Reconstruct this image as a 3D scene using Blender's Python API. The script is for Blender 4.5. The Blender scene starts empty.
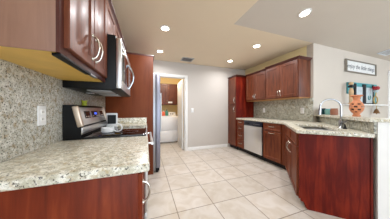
import bpy, bmesh, math, random
from mathutils import Vector, Matrix
random.seed(7)
S = bpy.context.scene
COL = S.collection
R = math.radians
PI = math.pi

# ------------------------------------------------------------------ camera
TH = R(19.3)                      # the camera looks 19.3 degrees right of the kitchen's long axis
EYE = 1.153
cd = bpy.data.cameras.new('camera')
cam = bpy.data.objects.new('camera', cd)
COL.objects.link(cam)
cam.location = (0, 0, EYE)
cam.rotation_euler = (R(90), 0, -TH)
cd.sensor_width = 36
cd.lens = 36 * 140 / 390
cd.clip_start = 0.02
S.camera = cam

# ------------------------------------------------------------------ world, large lights, exposure
W = bpy.data.worlds.new('daylight')
S.world = W
W.use_nodes = True
bg = W.node_tree.nodes['Background']
bg.inputs[0].default_value = (0.80, 0.90, 1.0, 1)
bg.inputs[1].default_value = 2.5

S.view_settings.view_transform = 'Standard'
S.view_settings.look = 'None'
S.view_settings.gamma = 1
S.view_settings.use_curve_mapping = False
S.view_settings.exposure = 0.62
LAMP_W = 6.6


# ------------------------------------------------------------------ helpers
def lin(c):
    return tuple(((v / 255) / 12.92 if v / 255 <= 0.04045 else ((v / 255 + 0.055) / 1.055) ** 2.4) for v in c) + (1,)


def new_mat(name):
    m = bpy.data.materials.new(name)
    m.use_nodes = True
    nt = m.node_tree
    return m, nt, nt.nodes['Principled BSDF']


def plain(name, rgb, rough=0.5, metal=0.0, coat=0.0, var=0.04, scale=14, spec=0.5):
    m, nt, b = new_mat(name)
    N = nt.nodes
    tc = N.new('ShaderNodeTexCoord')
    no = N.new('ShaderNodeTexNoise')
    no.inputs['Scale'].default_value = scale
    no.inputs['Detail'].default_value = 3
    nt.links.new(tc.outputs['Object'], no.inputs['Vector'])
    cr = N.new('ShaderNodeValToRGB')
    c = lin(rgb)
    cr.color_ramp.elements[0].position = 0.3
    cr.color_ramp.elements[1].position = 0.7
    cr.color_ramp.elements[0].color = tuple(max(0, v * (1 - var)) for v in c[:3]) + (1,)
    cr.color_ramp.elements[1].color = tuple(min(1, v * (1 + var)) for v in c[:3]) + (1,)
    nt.links.new(no.outputs['Fac'], cr.inputs['Fac'])
    nt.links.new(cr.outputs['Color'], b.inputs['Base Color'])
    b.inputs['Roughness'].default_value = rough
    b.inputs['Metallic'].default_value = metal
    b.inputs['Coat Weight'].default_value = coat
    b.inputs['Coat Roughness'].default_value = 0.12
    b.inputs['Specular IOR Level'].default_value = spec
    return m


def wood(name, dark, mid, light, rough=0.34, coat=0.25, scale=1.0, croughness=0.2, spec=0.5):
    m, nt, b = new_mat(name)
    N, L = nt.nodes, nt.links
    tc = N.new('ShaderNodeTexCoord')
    mp = N.new('ShaderNodeMapping')
    mp.inputs['Scale'].default_value = (16 * scale, 16 * scale, 1.5 * scale)
    L.new(tc.outputs['Object'], mp.inputs['Vector'])
    n1 = N.new('ShaderNodeTexNoise')
    n1.inputs['Scale'].default_value = 1.6
    n1.inputs['Detail'].default_value = 6
    n1.inputs['Roughness'].default_value = 0.6
    n1.inputs['Distortion'].default_value = 0.6
    L.new(mp.outputs['Vector'], n1.inputs['Vector'])
    mp2 = N.new('ShaderNodeMapping')
    mp2.inputs['Scale'].default_value = (3.2, 3.2, 1.1)
    L.new(tc.outputs['Object'], mp2.inputs['Vector'])
    n2 = N.new('ShaderNodeTexNoise')
    n2.inputs['Scale'].default_value = 2.5
    n2.inputs['Detail'].default_value = 3
    L.new(mp2.outputs['Vector'], n2.inputs['Vector'])
    mx = N.new('ShaderNodeMath')
    mx.operation = 'MULTIPLY_ADD'
    L.new(n1.outputs['Fac'], mx.inputs[0])
    mx.inputs[1].default_value = 0.6
    m2 = N.new('ShaderNodeMath')
    m2.operation = 'MULTIPLY'
    L.new(n2.outputs['Fac'], m2.inputs[0])
    m2.inputs[1].default_value = 0.4
    L.new(m2.outputs[0], mx.inputs[2])
    cr = N.new('ShaderNodeValToRGB')
    e = cr.color_ramp.elements
    e[0].position, e[0].color = 0.32, lin(dark)
    e[1].position, e[1].color = 0.68, lin(light)
    k = e.new(0.5)
    k.color = lin(mid)
    L.new(mx.outputs[0], cr.inputs['Fac'])
    L.new(cr.outputs['Color'], b.inputs['Base Color'])
    b.inputs['Roughness'].default_value = rough
    b.inputs['Coat Weight'].default_value = coat
    b.inputs['Coat Roughness'].default_value = croughness
    b.inputs['Specular IOR Level'].default_value = spec
    return m


def granite(name, base, pale, tan, dark, fleck=1.0, rough=0.28, amount=0.5, scale=1.0):
    m, nt, b = new_mat(name)
    N, L = nt.nodes, nt.links
    tc = N.new('ShaderNodeTexCoord')

    def noise(sc, det, off):
        mp = N.new('ShaderNodeMapping')
        mp.inputs['Location'].default_value = (off, off * 1.7, off * 0.3)
        L.new(tc.outputs['Object'], mp.inputs['Vector'])
        n = N.new('ShaderNodeTexNoise')
        n.inputs['Scale'].default_value = sc * scale
        n.inputs['Detail'].default_value = det
        n.inputs['Roughness'].default_value = 0.62
        L.new(mp.outputs['Vector'], n.inputs['Vector'])
        return n

    def ramp(n, a, c):
        r = N.new('ShaderNodeMapRange')
        r.inputs['From Min'].default_value = a
        r.inputs['From Max'].default_value = c
        L.new(n.outputs['Fac'], r.inputs['Value'])
        return r

    def mixc(fac, ca, cb):
        x = N.new('ShaderNodeMix')
        x.data_type = 'RGBA'
        L.new(fac, x.inputs['Factor'])
        if isinstance(ca, tuple):
            x.inputs[6].default_value = ca
        else:
            L.new(ca, x.inputs[6])
        x.inputs[7].default_value = cb
        return x.outputs[2]
    c = mixc(ramp(noise(38, 4, 1.0), 0.42, 0.62).outputs[0], lin(base), lin(pale))
    c = mixc(ramp(noise(26, 5, 5.0), 0.53, 0.66).outputs[0], c, lin(tan))
    c = mixc(ramp(noise(75 * fleck, 4, 9.0), 0.66 - amount * 0.14, 0.72 - amount * 0.12).outputs[0], c, lin(dark))
    c = mixc(ramp(noise(130 * fleck, 2, 13.0), 0.63, 0.70).outputs[0], c, lin((70, 66, 62)))
    L.new(c, b.inputs['Base Color'])
    b.inputs['Roughness'].default_value = rough
    return m


def emit(name, rgb, strength):
    m, nt, b = new_mat(name)
    b.inputs['Base Color'].default_value = lin(rgb)
    b.inputs['Emission Color'].default_value = lin(rgb)
    b.inputs['Emission Strength'].default_value = strength
    return m


class MB:
    """collects shapes into one mesh"""

    def __init__(self):
        self.bm = bmesh.new()

    def _xf(self, verts, M):
        if M is not None:
            bmesh.ops.transform(self.bm, matrix=M, verts=verts)

    def box(self, x0, x1, y0, y1, z0, z1, bev=0.0, seg=2, M=None):
        bm = self.bm
        v = [bm.verts.new(p) for p in ((x0, y0, z0), (x1, y0, z0), (x1, y1, z0), (x0, y1, z0),
                                       (x0, y0, z1), (x1, y0, z1), (x1, y1, z1), (x0, y1, z1))]
        fs = [bm.faces.new([v[i] for i in q]) for q in ((3, 2, 1, 0), (4, 5, 6, 7), (0, 1, 5, 4), (1, 2, 6, 5), (2, 3, 7, 6), (3, 0, 4, 7))]
        self._xf(v, M)
        if bev > 0:
            es = list({e for f in fs for e in f.edges})
            bmesh.ops.bevel(bm, geom=es, offset=bev, segments=seg, affect='EDGES', profile=0.5)
        return self

    def prism(self, poly, z0, z1, bev=0.0, seg=2, M=None, top_only=False):
        bm = self.bm
        a = [bm.verts.new((p[0], p[1], z0)) for p in poly]
        c = [bm.verts.new((p[0], p[1], z1)) for p in poly]
        n = len(poly)
        area = sum(poly[i][0] * poly[(i + 1) % n][1] - poly[(i + 1) % n][0] * poly[i][1] for i in range(n))
        fb = bm.faces.new(a[::-1] if area > 0 else a)
        ft = bm.faces.new(c if area > 0 else c[::-1])
        fs = [fb, ft]
        for i in range(n):
            j = (i + 1) % n
            q = [a[i], a[j], c[j], c[i]]
            fs.append(bm.faces.new(q if area > 0 else q[::-1]))
        self._xf(a + c, M)
        if bev > 0:
            es = list(ft.edges) + ([] if top_only else list(fb.edges))
            bmesh.ops.bevel(bm, geom=es, offset=bev, segments=seg, affect='EDGES', profile=0.5)
        return self

    def lathe(self, prof, c=(0, 0, 0), seg=24, M=None, skip=None):
        bm = self.bm
        rings, allv = [], []
        for r, z in prof:
            if r < 1e-6:
                v = bm.verts.new((c[0], c[1], c[2] + z))
                rings.append([v])
                allv.append(v)
            else:
                ring = [bm.verts.new((c[0] + r * math.cos(2 * PI * k / seg), c[1] + r * math.sin(2 * PI * k / seg), c[2] + z)) for k in range(seg)]
                rings.append(ring)
                allv += ring
        for i in range(len(rings) - 1):
            A, B = rings[i], rings[i + 1]
            for k in range(seg):
                if skip and skip(i, k):
                    continue
                k2 = (k + 1) % seg
                if len(A) == 1 and len(B) == 1:
                    continue
                if len(A) == 1:
                    bm.faces.new((A[0], B[k2], B[k]))
                elif len(B) == 1:
                    bm.faces.new((A[k], A[k2], B[0]))
                else:
                    bm.faces.new((A[k], A[k2], B[k2], B[k]))
        self._xf(allv, M)
        return self

    def tube(self, pts, r, seg=10, cap=True, M=None):
        bm = self.bm
        pts = [Vector(p) for p in pts]
        rr = r if isinstance(r, (list, tuple)) else [r] * len(pts)
        rings, allv = [], []
        up = None
        for i, p in enumerate(pts):
            t = (pts[min(i + 1, len(pts) - 1)] - pts[max(i - 1, 0)]).normalized()
            if up is None:
                up = Vector((0, 0, 1)) if abs(t.z) < 0.9 else Vector((1, 0, 0))
            s = t.cross(up)
            if s.length < 1e-5:
                s = t.cross(Vector((0, 1, 0)))
            s.normalize()
            up = s.cross(t).normalized()
            ring = [bm.verts.new(p + (s * math.cos(2 * PI * k / seg) + up * math.sin(2 * PI * k / seg)) * rr[i]) for k in range(seg)]
            rings.append(ring)
            allv += ring
        for A, B in zip(rings, rings[1:]):
            for k in range(seg):
                k2 = (k + 1) % seg
                bm.faces.new((A[k], A[k2], B[k2], B[k]))
        if cap:
            bm.faces.new(rings[0][::-1])
            bm.faces.new(rings[-1])
        self._xf(allv, M)
        return self

    def loft(self, loops, M=None):
        """loops of 4+ corners joined up and capped"""
        bm = self.bm
        vs = [[bm.verts.new(p) for p in lp] for lp in loops]
        n = len(vs[0])
        for A, B in zip(vs, vs[1:]):
            for k in range(n):
                k2 = (k + 1) % n
                bm.faces.new((A[k], A[k2], B[k2], B[k]))
        bm.faces.new(vs[0][::-1])
        bm.faces.new(vs[-1])
        self._xf([v for l in vs for v in l], M)
        return self

    def panel(self, x0, x1, z0, z1, yb, t, rail=0.055, raised=True):
        """a cabinet door front: framed, with a raised or recessed centre; faces -y"""
        rings = [(0, 0), (0, t - 0.004), (0.004, t), (rail - 0.004, t), (rail + 0.003, t - 0.009), (rail + 0.012, t - 0.010)]
        if raised:
            rings += [(rail + 0.034, t - 0.002)]
        loops = []
        for i, d in rings:
            loops.append([(x0 + i, yb - d, z0 + i), (x1 - i, yb - d, z0 + i), (x1 - i, yb - d, z1 - i), (x0 + i, yb - d, z1 - i)])
        return self.loft(loops)

    def build(self, name, mat, parent=None, angle=35, recalc=True):
        bm = self.bm
        if recalc:
            bmesh.ops.recalc_face_normals(bm, faces=bm.faces)
        me = bpy.data.meshes.new(name)
        bm.to_mesh(me)
        bm.free()
        me.materials.append(mat)
        me.shade_smooth()
        me.set_sharp_from_angle(angle=R(angle))
        o = bpy.data.objects.new(name, me)
        COL.objects.link(o)
        if parent:
            o.parent = parent
        return o


def thing(name, label, cat, loc=(0, 0, 0), rz=0, group=None):
    o = bpy.data.objects.new(name, None)
    COL.objects.link(o)
    o.location = loc
    o.rotation_euler = (0, 0, rz)
    o.empty_display_size = 0.1
    return tag(o, label, cat, group)


def tag(o, label, cat, group=None):
    o['label'] = label
    o['category'] = cat
    if group:
        o['group'] = group
    return o


def struct(o, label=None):
    o['kind'] = 'structure'
    if label:
        o['label'] = label
    return o


def sub(o, label):
    o['label'] = label
    return o


def dup(root, loc, rz, label, group=None):
    r = root.copy()
    COL.objects.link(r)
    r.location = loc
    r.rotation_euler = (0, 0, rz)
    r['label'] = label
    if group:
        r['group'] = group
    for ch in list(root.children):
        c = ch.copy()
        COL.objects.link(c)
        c.parent = r
        for g in list(ch.children):
            d = g.copy()
            COL.objects.link(d)
            d.parent = c
    return r


# ------------------------------------------------------------------ materials
M_wall = plain('wall_paint', (201, 194, 186), 0.7, var=0.01, scale=3)
M_sign_wall = plain('dining_wall_paint', (205, 195, 183), 0.7, var=0.01, scale=3)
M_warm = plain('laundry_paint', (232, 205, 146), 0.7, var=0.02, scale=3)
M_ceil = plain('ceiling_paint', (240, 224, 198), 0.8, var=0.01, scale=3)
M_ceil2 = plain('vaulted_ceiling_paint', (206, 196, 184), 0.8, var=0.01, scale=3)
M_soffit = plain('soffit_paint', (250, 232, 180), 0.75, var=0.01, scale=3)
M_trim = plain('white_trim', (240, 239, 236), 0.45, var=0.01)
M_cherry = wood('cherry_stain', (82, 27, 10), (116, 43, 18), (148, 66, 30), rough=0.42, coat=0.0, spec=0.22)
M_cherry_red = wood('cherry_stain_red', (62, 10, 4), (96, 20, 9), (140, 44, 20), rough=0.45, coat=0.0, scale=0.55, spec=0.18)
M_cherry_base = wood('cherry_stain_brown_base', (80, 33, 14), (110, 51, 25), (138, 74, 40), rough=0.42, coat=0.0, spec=0.3)
M_cherry_panel = wood('cherry_veneer', (92, 42, 18), (106, 51, 24), (116, 59, 29), rough=0.5, coat=0.0, scale=0.5, spec=0.2)
M_cherry_up = wood('cherry_stain_brown', (74, 34, 18), (101, 50, 28), (124, 66, 40), rough=0.4, coat=0.03, spec=0.45)
M_cherry_glare = wood('cherry_sky_glare', (126, 90, 72), (144, 106, 86), (157, 118, 96), rough=0.4, coat=0.0, scale=0.7)  # cherry paled towards grey: sky glare on the end panel mixed into its colour
M_edge = plain('dark_cherry_edge', (74, 28, 18), 0.4, coat=0.2)
M_maple = plain('maple_underside', (226, 184, 92), 0.45, var=0.08, scale=8)
M_nickel = plain('brushed_nickel', (206, 200, 190), 0.25, 1.0, var=0.03)
M_steel = plain('stainless_steel', (222, 222, 222), 0.32, 1.0, var=0.03, scale=3)
M_steel_dark = plain('grey_steel', (150, 150, 154), 0.36, 1.0, var=0.05, scale=4)
M_steel_blue = plain('blue_grey_steel', (138, 138, 150), 0.36, 0.85, var=0.03, scale=3)
M_tan = plain('tan_underside', (176, 126, 72), 0.5, var=0.08, scale=8)
M_steel_warm = plain('warm_steel', (214, 196, 178), 0.35, 0.8, var=0.03)
M_chrome = plain('chrome', (190, 194, 200), 0.12, 1.0, var=0.02)
M_black = plain('black_plastic', (8, 8, 10), 0.45, spec=0.25)
M_glass_black = plain('black_glass', (6, 6, 8), 0.06, spec=0.6)
M_navy = plain('dark_blue_panel', (22, 28, 44), 0.3)
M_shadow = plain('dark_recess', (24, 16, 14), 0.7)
M_white = plain('white_plastic', (236, 236, 236), 0.35, var=0.01)
M_appl = plain('white_enamel', (238, 238, 240), 0.25, var=0.01)
M_gran = granite('granite_worktop', (200, 195, 174), (246, 244, 234), (190, 172, 132), (66, 57, 44), amount=0.68, fleck=1.5, scale=1.1)
M_gran_l = granite('granite_splash_left', (178, 175, 162), (214, 211, 202), (164, 148, 120), (48, 44, 40), amount=0.8, rough=0.25, fleck=1.5, scale=1.15)
M_gran_r = granite('granite_splash_right', (172, 171, 157), (206, 206, 193), (152, 144, 118), (82, 80, 71), amount=0.75, rough=0.35, fleck=0.9, scale=0.7)
M_terra = plain('terracotta', (206, 134, 94), 0.7, var=0.15, scale=30)
M_teal = plain('teal_paint', (74, 150, 156), 0.6, var=0.2, scale=20)
M_dteal = plain('dark_teal_glass', (30, 72, 76), 0.15, var=0.2)
M_pteal = plain('pale_teal_glass', (120, 168, 160), 0.2, var=0.1)
M_brown = plain('brown_clay', (150, 98, 74), 0.6, var=0.15)
M_dark = plain('near_black_paint', (20, 24, 34), 0.5)
M_paper = plain('pale_print', (196, 208, 212), 0.6, var=0.12, scale=18)
M_red = plain('red_enamel', (170, 22, 34), 0.35, var=0.2, scale=40)
M_gold = plain('gilded_wire', (198, 170, 110), 0.35, 0.7)
M_bronze = plain('brown_bronze', (128, 92, 56), 0.45, 0.3, var=0.2, scale=40)
M_beige = plain('beige_wood', (206, 172, 132), 0.6, var=0.1)
M_sign = plain('whitewashed_board', (226, 226, 224), 0.7, var=0.05, scale=20)
M_grey = plain('weathered_grey_frame', (126, 118, 106), 0.7, var=0.15, scale=30)
M_ink = plain('sign_lettering', (92, 94, 104), 0.7)
M_orange = plain('orange_plastic', (226, 92, 40), 0.35)
M_green = plain('green_plastic', (52, 130, 110), 0.35)
M_lime = plain('yellow_green_ceramic', (172, 178, 44), 0.4, var=0.2)
M_lens = emit('lit_lens', (255, 246, 230), 14)
M_blue_led = emit('blue_display', (70, 100, 220), 0.7)
M_pale = plain('pale_blue_white', (232, 238, 244), 0.5, var=0.01)
M_vent = plain('vent_grey', (196, 194, 192), 0.5)
M_ventd = plain('vent_slot', (96, 92, 90), 0.7)
M_filter = plain('pale_grey_filter', (190, 190, 190), 0.4, 0.3)


def floor_mat():
    m, nt, b = new_mat('cream_floor_tile')
    N, L = nt.nodes, nt.links
    tc = N.new('ShaderNodeTexCoord')
    mp = N.new('ShaderNodeMapping')
    mp.inputs['Location'].default_value = (-0.333 + 0.447 * 40, -1.545 + 0.447 * 40, 0)
    L.new(tc.outputs['Object'], mp.inputs['Vector'])
    br = N.new('ShaderNodeTexBrick')
    br.offset = 0
    br.squash = 1
    br.inputs['Scale'].default_value = 1
    br.inputs['Brick Width'].default_value = 0.447
    br.inputs['Row Height'].default_value = 0.447
    br.inputs['Mortar Size'].default_value = 0.0052
    br.inputs['Mortar Smooth'].default_value = 0.2
    br.inputs['Bias'].default_value = 0
    br.inputs['Color1'].default_value = lin((212, 204, 195))
    br.inputs['Color2'].default_value = lin((204, 196, 186))
    br.inputs['Mortar'].default_value = lin((140, 127, 114))
    L.new(mp.outputs['Vector'], br.inputs['Vector'])
    n = N.new('ShaderNodeTexNoise')
    n.inputs['Scale'].default_value = 5
    n.inputs['Detail'].default_value = 6
    n.inputs['Distortion'].default_value = 1.2
    L.new(tc.outputs['Object'], n.inputs['Vector'])
    cr = N.new('ShaderNodeValToRGB')
    cr.color_ramp.elements[0].position, cr.color_ramp.elements[0].color = 0.35, (0.86, 0.82, 0.76, 1)
    cr.color_ramp.elements[1].position, cr.color_ramp.elements[1].color = 0.62, (1, 1, 1, 1)
    L.new(n.outputs['Fac'], cr.inputs['Fac'])
    x = N.new('ShaderNodeMix')
    x.data_type = 'RGBA'
    x.blend_type = 'MULTIPLY'
    x.inputs['Factor'].default_value = 1
    L.new(br.outputs['Color'], x.inputs[6])
    L.new(cr.outputs['Color'], x.inputs[7])
    L.new(x.outputs[2], b.inputs['Base Color'])
    b.inputs['Roughness'].default_value = 0.38
    bp = N.new('ShaderNodeBump')
    bp.invert = True
    bp.inputs['Strength'].default_value = 0.3
    bp.inputs['Distance'].default_value = 0.004
    L.new(br.outputs['Fac'], bp.inputs['Height'])
    L.new(bp.outputs['Normal'], b.inputs['Normal'])
    return m


M_floor = floor_mat()

# ------------------------------------------------------------------ the shell
XL, XR, YB, YS, ZC = -0.635, 3.06, 3.77, 1.80, 2.44
XE, YN, YLB = 7.6, -3.2, 5.62
XV = 1.25                        # side of the vaulted dining ceiling
SL = 0.13                        # its slope towards the viewer
struct(MB().box(XL - 0.12, XE, YN, YLB + 0.1, -0.1, 0).build('floor', M_floor))
struct(MB().box(XL - 0.12, XL, YN, YLB + 0.1, 0, ZC + 0.1).build('wall_left', M_wall))
DX0, DX1, DZ = 0.20, 1.035, 2.035
wb = MB()
wb.box(XL, DX0, YB, YB + 0.11, 0, ZC).box(DX1, XR + 0.12, YB, YB + 0.11, 0, ZC).box(DX0, DX1, YB, YB + 0.11, DZ, ZC)
struct(wb.build('wall_back', M_wall))
struct(MB().box(XR, XR + 0.12, YS + 0.12, YB, 0, ZC).build('wall_right', M_soffit))
WX0, WX1, WZ0, WZ1 = 6.08, 7.30, 0.25, 2.10
ws = MB()
ws.box(XR, WX0, YS, YS + 0.12, 0, ZC).box(WX1, XE, YS, YS + 0.12, 0, ZC)
ws.box(WX0, WX1, YS, YS + 0.12, 0, WZ0).box(WX0, WX1, YS, YS + 0.12, WZ1, ZC)
struct(ws.build('wall_dining', M_sign_wall))
struct(MB().box(XE, XE + 0.1, YN, YS + 0.12, 0, 3.2).build('wall_east', M_sign_wall))
# laundry room
struct(MB().box(XL, 1.62, YLB, YLB + 0.1, 0, ZC).build('wall_laundry_back', M_warm))
struct(MB().box(1.52, 1.62, YB + 0.11, YLB, 0, ZC).build('wall_laundry_right', M_warm))
# ceilings
cb = MB()
cb.box(XL, XR + 0.12, YS, YLB + 0.1, ZC, ZC + 0.08)
cb.box(XL, XV, YN, YS, ZC, ZC + 0.08)
struct(cb.build('ceiling', M_ceil))
zr = ZC + SL * (YS - YN)
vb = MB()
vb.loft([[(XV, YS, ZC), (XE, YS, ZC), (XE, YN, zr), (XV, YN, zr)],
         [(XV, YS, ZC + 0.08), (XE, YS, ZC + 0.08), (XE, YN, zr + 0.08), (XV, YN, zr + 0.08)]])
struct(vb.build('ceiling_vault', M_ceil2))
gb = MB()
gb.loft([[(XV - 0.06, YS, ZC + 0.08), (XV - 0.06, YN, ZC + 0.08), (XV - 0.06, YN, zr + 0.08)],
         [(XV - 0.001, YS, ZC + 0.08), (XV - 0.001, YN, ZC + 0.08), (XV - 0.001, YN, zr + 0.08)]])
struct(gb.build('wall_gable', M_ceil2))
# baseboards, casings, door
struct(MB().box(DX1 + 0.07, 2.38, YB - 0.014, YB, 0, 0.09, 0.004).build('baseboard_back', M_trim))
tb = MB()
tb.box(DX1, DX1 + 0.065, YB - 0.018, YB, 0, DZ + 0.065, 0.005)
tb.box(DX0 - 0.065, DX0, YB - 0.018, YB, 0, DZ + 0.065, 0.005)
tb.box(DX0, DX1, YB - 0.018, YB, DZ, DZ + 0.065, 0.005)
tb.box(DX1 - 0.015, DX1, YB, YB + 0.11, 0, DZ).box(DX0, DX0 + 0.015, YB, YB + 0.11, 0, DZ).box(DX0 + 0.015, DX1 - 0.015, YB, YB + 0.11, DZ - 0.015, DZ)
struct(tb.build('trim_1', M_trim))
# the open white door, swung into the laundry room
d1 = thing('door_1', None, 'door', (1.012, YB + 0.125, 0.01), R(87.5))
del d1['label'], d1['category']
struct(d1)
dl = MB()
dl.box(0, 0.79, 0, 0.035, 0, 2.005, 0.002)
struct(dl.build('door_slab', M_trim, d1))
for zz0, zz1 in ((0.22, 0.86), (1.0, 1.55), (1.66, 1.9)):
    for xx0 in (0.11, 0.44):
        MB().panel(xx0, xx0 + 0.24, zz0, zz1, 0.036, 0.03, 0.03).build('door_panel', M_trim, d1)
        pb = MB().panel(xx0, xx0 + 0.24, zz0, zz1, 0, 0.008, 0.03)
        pb.build('door_panel', M_trim, d1)
MB().lathe([(0, 0), (0.027, 0), (0.027, 0.006), (0.01, 0.012), (0.01, 0.03), (0.026, 0.045), (0.028, 0.058), (0, 0.066)], seg=16,
           M=Matrix.Translation((0.73, 0.036, 0.95)) @ Matrix.Rotation(R(-90), 4, 'X')).build('door_knob', M_nickel, d1)
# dining window
w1 = MB()
w1.box(WX0 - 0.075, WX0, YS - 0.02, YS, WZ0 - 0.07, WZ1 + 0.07, 0.004).box(WX1, WX1 + 0.075, YS - 0.02, YS, WZ0 - 0.07, WZ1 + 0.07, 0.004)
w1.box(WX0, WX1, YS - 0.02, YS, WZ1, WZ1 + 0.07, 0.004).box(WX0, WX1, YS - 0.03, YS, WZ0 - 0.07, WZ0, 0.004)
w1.box(WX0, WX0 + 0.04, YS, YS + 0.1, WZ0, WZ1).box(WX1 - 0.04, WX1, YS, YS + 0.1, WZ0, WZ1)
w1.box(WX0 + 0.04, WX1 - 0.04, YS + 0.03, YS + 0.08, 1.16, 1.20).box(WX0 + 0.04, WX1 - 0.04, YS, YS + 0.1, WZ1 - 0.04, WZ1).box(WX0 + 0.04, WX1 - 0.04, YS, YS + 0.1, WZ0, WZ0 + 0.04)
struct(w1.build('window_1', M_trim))
gm, gnt, gbs = new_mat('clear_pane')
gbs.inputs['Transmission Weight'].default_value = 1
gbs.inputs['Roughness'].default_value = 0
gbs.inputs['IOR'].default_value = 1.02
struct(MB().box(WX0 + 0.04, WX1 - 0.04, YS + 0.05, YS + 0.056, WZ0 + 0.04, WZ1 - 0.04).build('window_pane', gm, bpy.data.objects['window_1']))

# ------------------------------------------------------------------ peninsula frame of reference (turned 45 degrees)
C1 = (1.70, 1.15)
Q = math.sqrt(0.5)


def PE(e1, e2):
    return (C1[0] + Q * (e1 + e2), C1[1] + Q * (e1 - e2))


def line_at_y(e2, y):            # where the line e2 = const meets y
    e1 = (y - C1[1]) / Q + e2
    return PE(e1, e2)


pw = MB()
pw.prism([PE(-0.02, 0.622), PE(-0.02, 0.765), line_at_y(0.765, YS), line_at_y(0.622, YS)], 0, 1.03)
struct(pw.build('wall_peninsula', M_trim))
struct(MB().prism([PE(-0.03, 0.63), PE(-0.02, 0.63), PE(-0.02, 0.76), PE(-0.03, 0.76)], 0.0, 0.09).build('baseboard_peninsula', M_trim))


# ------------------------------------------------------------------ cabinet builder
def pull(parent, x, y, z, L=0.13, vertical=True, r=0.0055, out=0.034, mat=None):
    pts = []
    n = 14
    for i in range(n + 1):
        a = -1 + 2 * i / n
        d = out * (1 - a * a) ** 0.5 if abs(a) < 1 else 0
        q = a * L / 2
        pts.append((x, y - d, z + q) if vertical else (x + q, y - d, z))
    b = MB().tube(pts, r, 8)
    for s in (-1, 1):
        p = (x, y, z + s * L / 2) if vertical else (x + s * L / 2, y, z)
        b.lathe([(0, 0), (0.011, 0), (0.009, 0.006), (0, 0.007)], seg=10, M=Matrix.Translation(p) @ Matrix.Rotation(R(90), 4, 'X'))
    return b.build('handle', mat or M_nickel, parent)


def crown(parent, w, d, z, left, right, mat, h=0.045):
    prof = [(0.0, 0), (0.006, 0.003), (0.008, 0.010), (0.022, 0.028), (0.030, 0.033), (0.033, h)]
    loops = []
    for e, zz in prof:
        l = e if left else 0
        r_ = e if right else 0
        loops.append([(-l, -e, z + zz), (w + r_, -e, z + zz), (w + r_, d, z + zz), (-l, d, z + zz)])
    return MB().loft(loops).build('crown_moulding', mat, parent)


def fronts(t, items, wood_m, yb=0.0, th=0.02, raised=True):
    """items: (kind, x0, x1, z0, z1, pull) ; pull = None | ('v', x, z, L) | ('h', x, z, L)"""
    for kind, x0, x1, z0, z1, pl in items:
        if kind == 'drawer':
            o = MB().panel(x0, x1, z0, z1, yb, th, min(0.03, (z1 - z0) * 0.22), False).build('drawer', wood_m, t)
        else:
            o = MB().panel(x0, x1, z0, z1, yb, th, 0.055, raised).build('door', wood_m, t)
        if pl:
            pull(o, pl[1], yb - th, pl[2], pl[3], pl[0] == 'v')


# ------------------------------------------------------------------ LEFT RUN (faces +x): local x runs away from the viewer
RL = R(90)
UF = -0.335                       # front plane of upper boxes
UD = UF - XL - 0.002

# upper cabinet nearest the viewer
t = thing('wall_cabinet', 'glossy cherry wall cabinet hanging at the near left, side panel towards the viewer paled with painted-in sky glare', 'cabinet', (UF, 0.70, 1.38), RL, 'left wall cabinets')
wN = 0.66
MB().box(0.006, wN, 0, UD, 0.012, 0.74, 0.002).build('body', M_cherry_up, t)
sub(MB().box(0, 0.0055, 0, UD, 0.0, 0.74, 0.001).build('side_panel', M_cherry_glare, t), 'side panel paled with painted-in sky glare')
sub(MB().box(0.0065, wN - 0.002, 0.006, UD, 0.0, 0.0115).build('underside', M_maple, t), 'pale maple underside')
MB().box(0, wN, -0.012, 0, 0.0, 0.74).build('face_frame', M_edge, t)
fronts(t, [('door', 0.030, 0.328, 0.03, 0.725, ('v', 0.300, 0.148, 0.14)),
           ('door', 0.334, 0.632, 0.03, 0.725, ('v', 0.362, 0.148, 0.14))], M_cherry_up, yb=-0.012)
crown(t, wN, UD, 0.7405, True, False, M_edge)
sub(MB().box(0.01, 0.34, -0.012, 0.018, -0.012, -0.0005, 0.002).build('light_bar', M_black, t), 'thin black light bar')
sub(MB().box(0.341, 0.46, -0.012, 0.010, -0.010, -0.0005, 0.002).build('light_bar', M_steel, t), 'short silver light bar')

# short cabinet above the microwave
t = thing('wall_cabinet', 'short cherry cabinet mounted directly above the microwave', 'cabinet', (UF, 1.362, 1.80), RL, 'left wall cabinets')
MB().box(0, 0.756, 0, UD, 0, 0.32, 0.002).build('body', M_cherry_up, t)
fronts(t, [('door', 0.012, 0.375, 0.015, 0.305, ('v', 0.350, 0.09, 0.11)), ('door', 0.381, 0.744, 0.015, 0.305, ('v', 0.406, 0.09, 0.11))], M_cherry_up)
crown(t, 0.756, UD, 0.3205, False, False, M_edge)

# cabinet between microwave and refrigerator panel
t = thing('wall_cabinet', 'narrow cherry wall cabinet between the microwave and the tall refrigerator surround', 'cabinet', (UF, 2.122, 1.38), RL, 'left wall cabinets')
MB().box(0, 0.47, 0, UD, 0.012, 0.74, 0.002).build('body', M_cherry_up, t)
sub(MB().box(0.002, 0.468, 0.006, UD, 0, 0.0115).build('underside', M_maple, t), 'pale maple underside')
fronts(t, [('door', 0.012, 0.458, 0.03, 0.725, ('v', 0.04, 0.15, 0.14))], M_cherry_up)
crown(t, 0.47, UD, 0.7405, False, False, M_edge)

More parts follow.
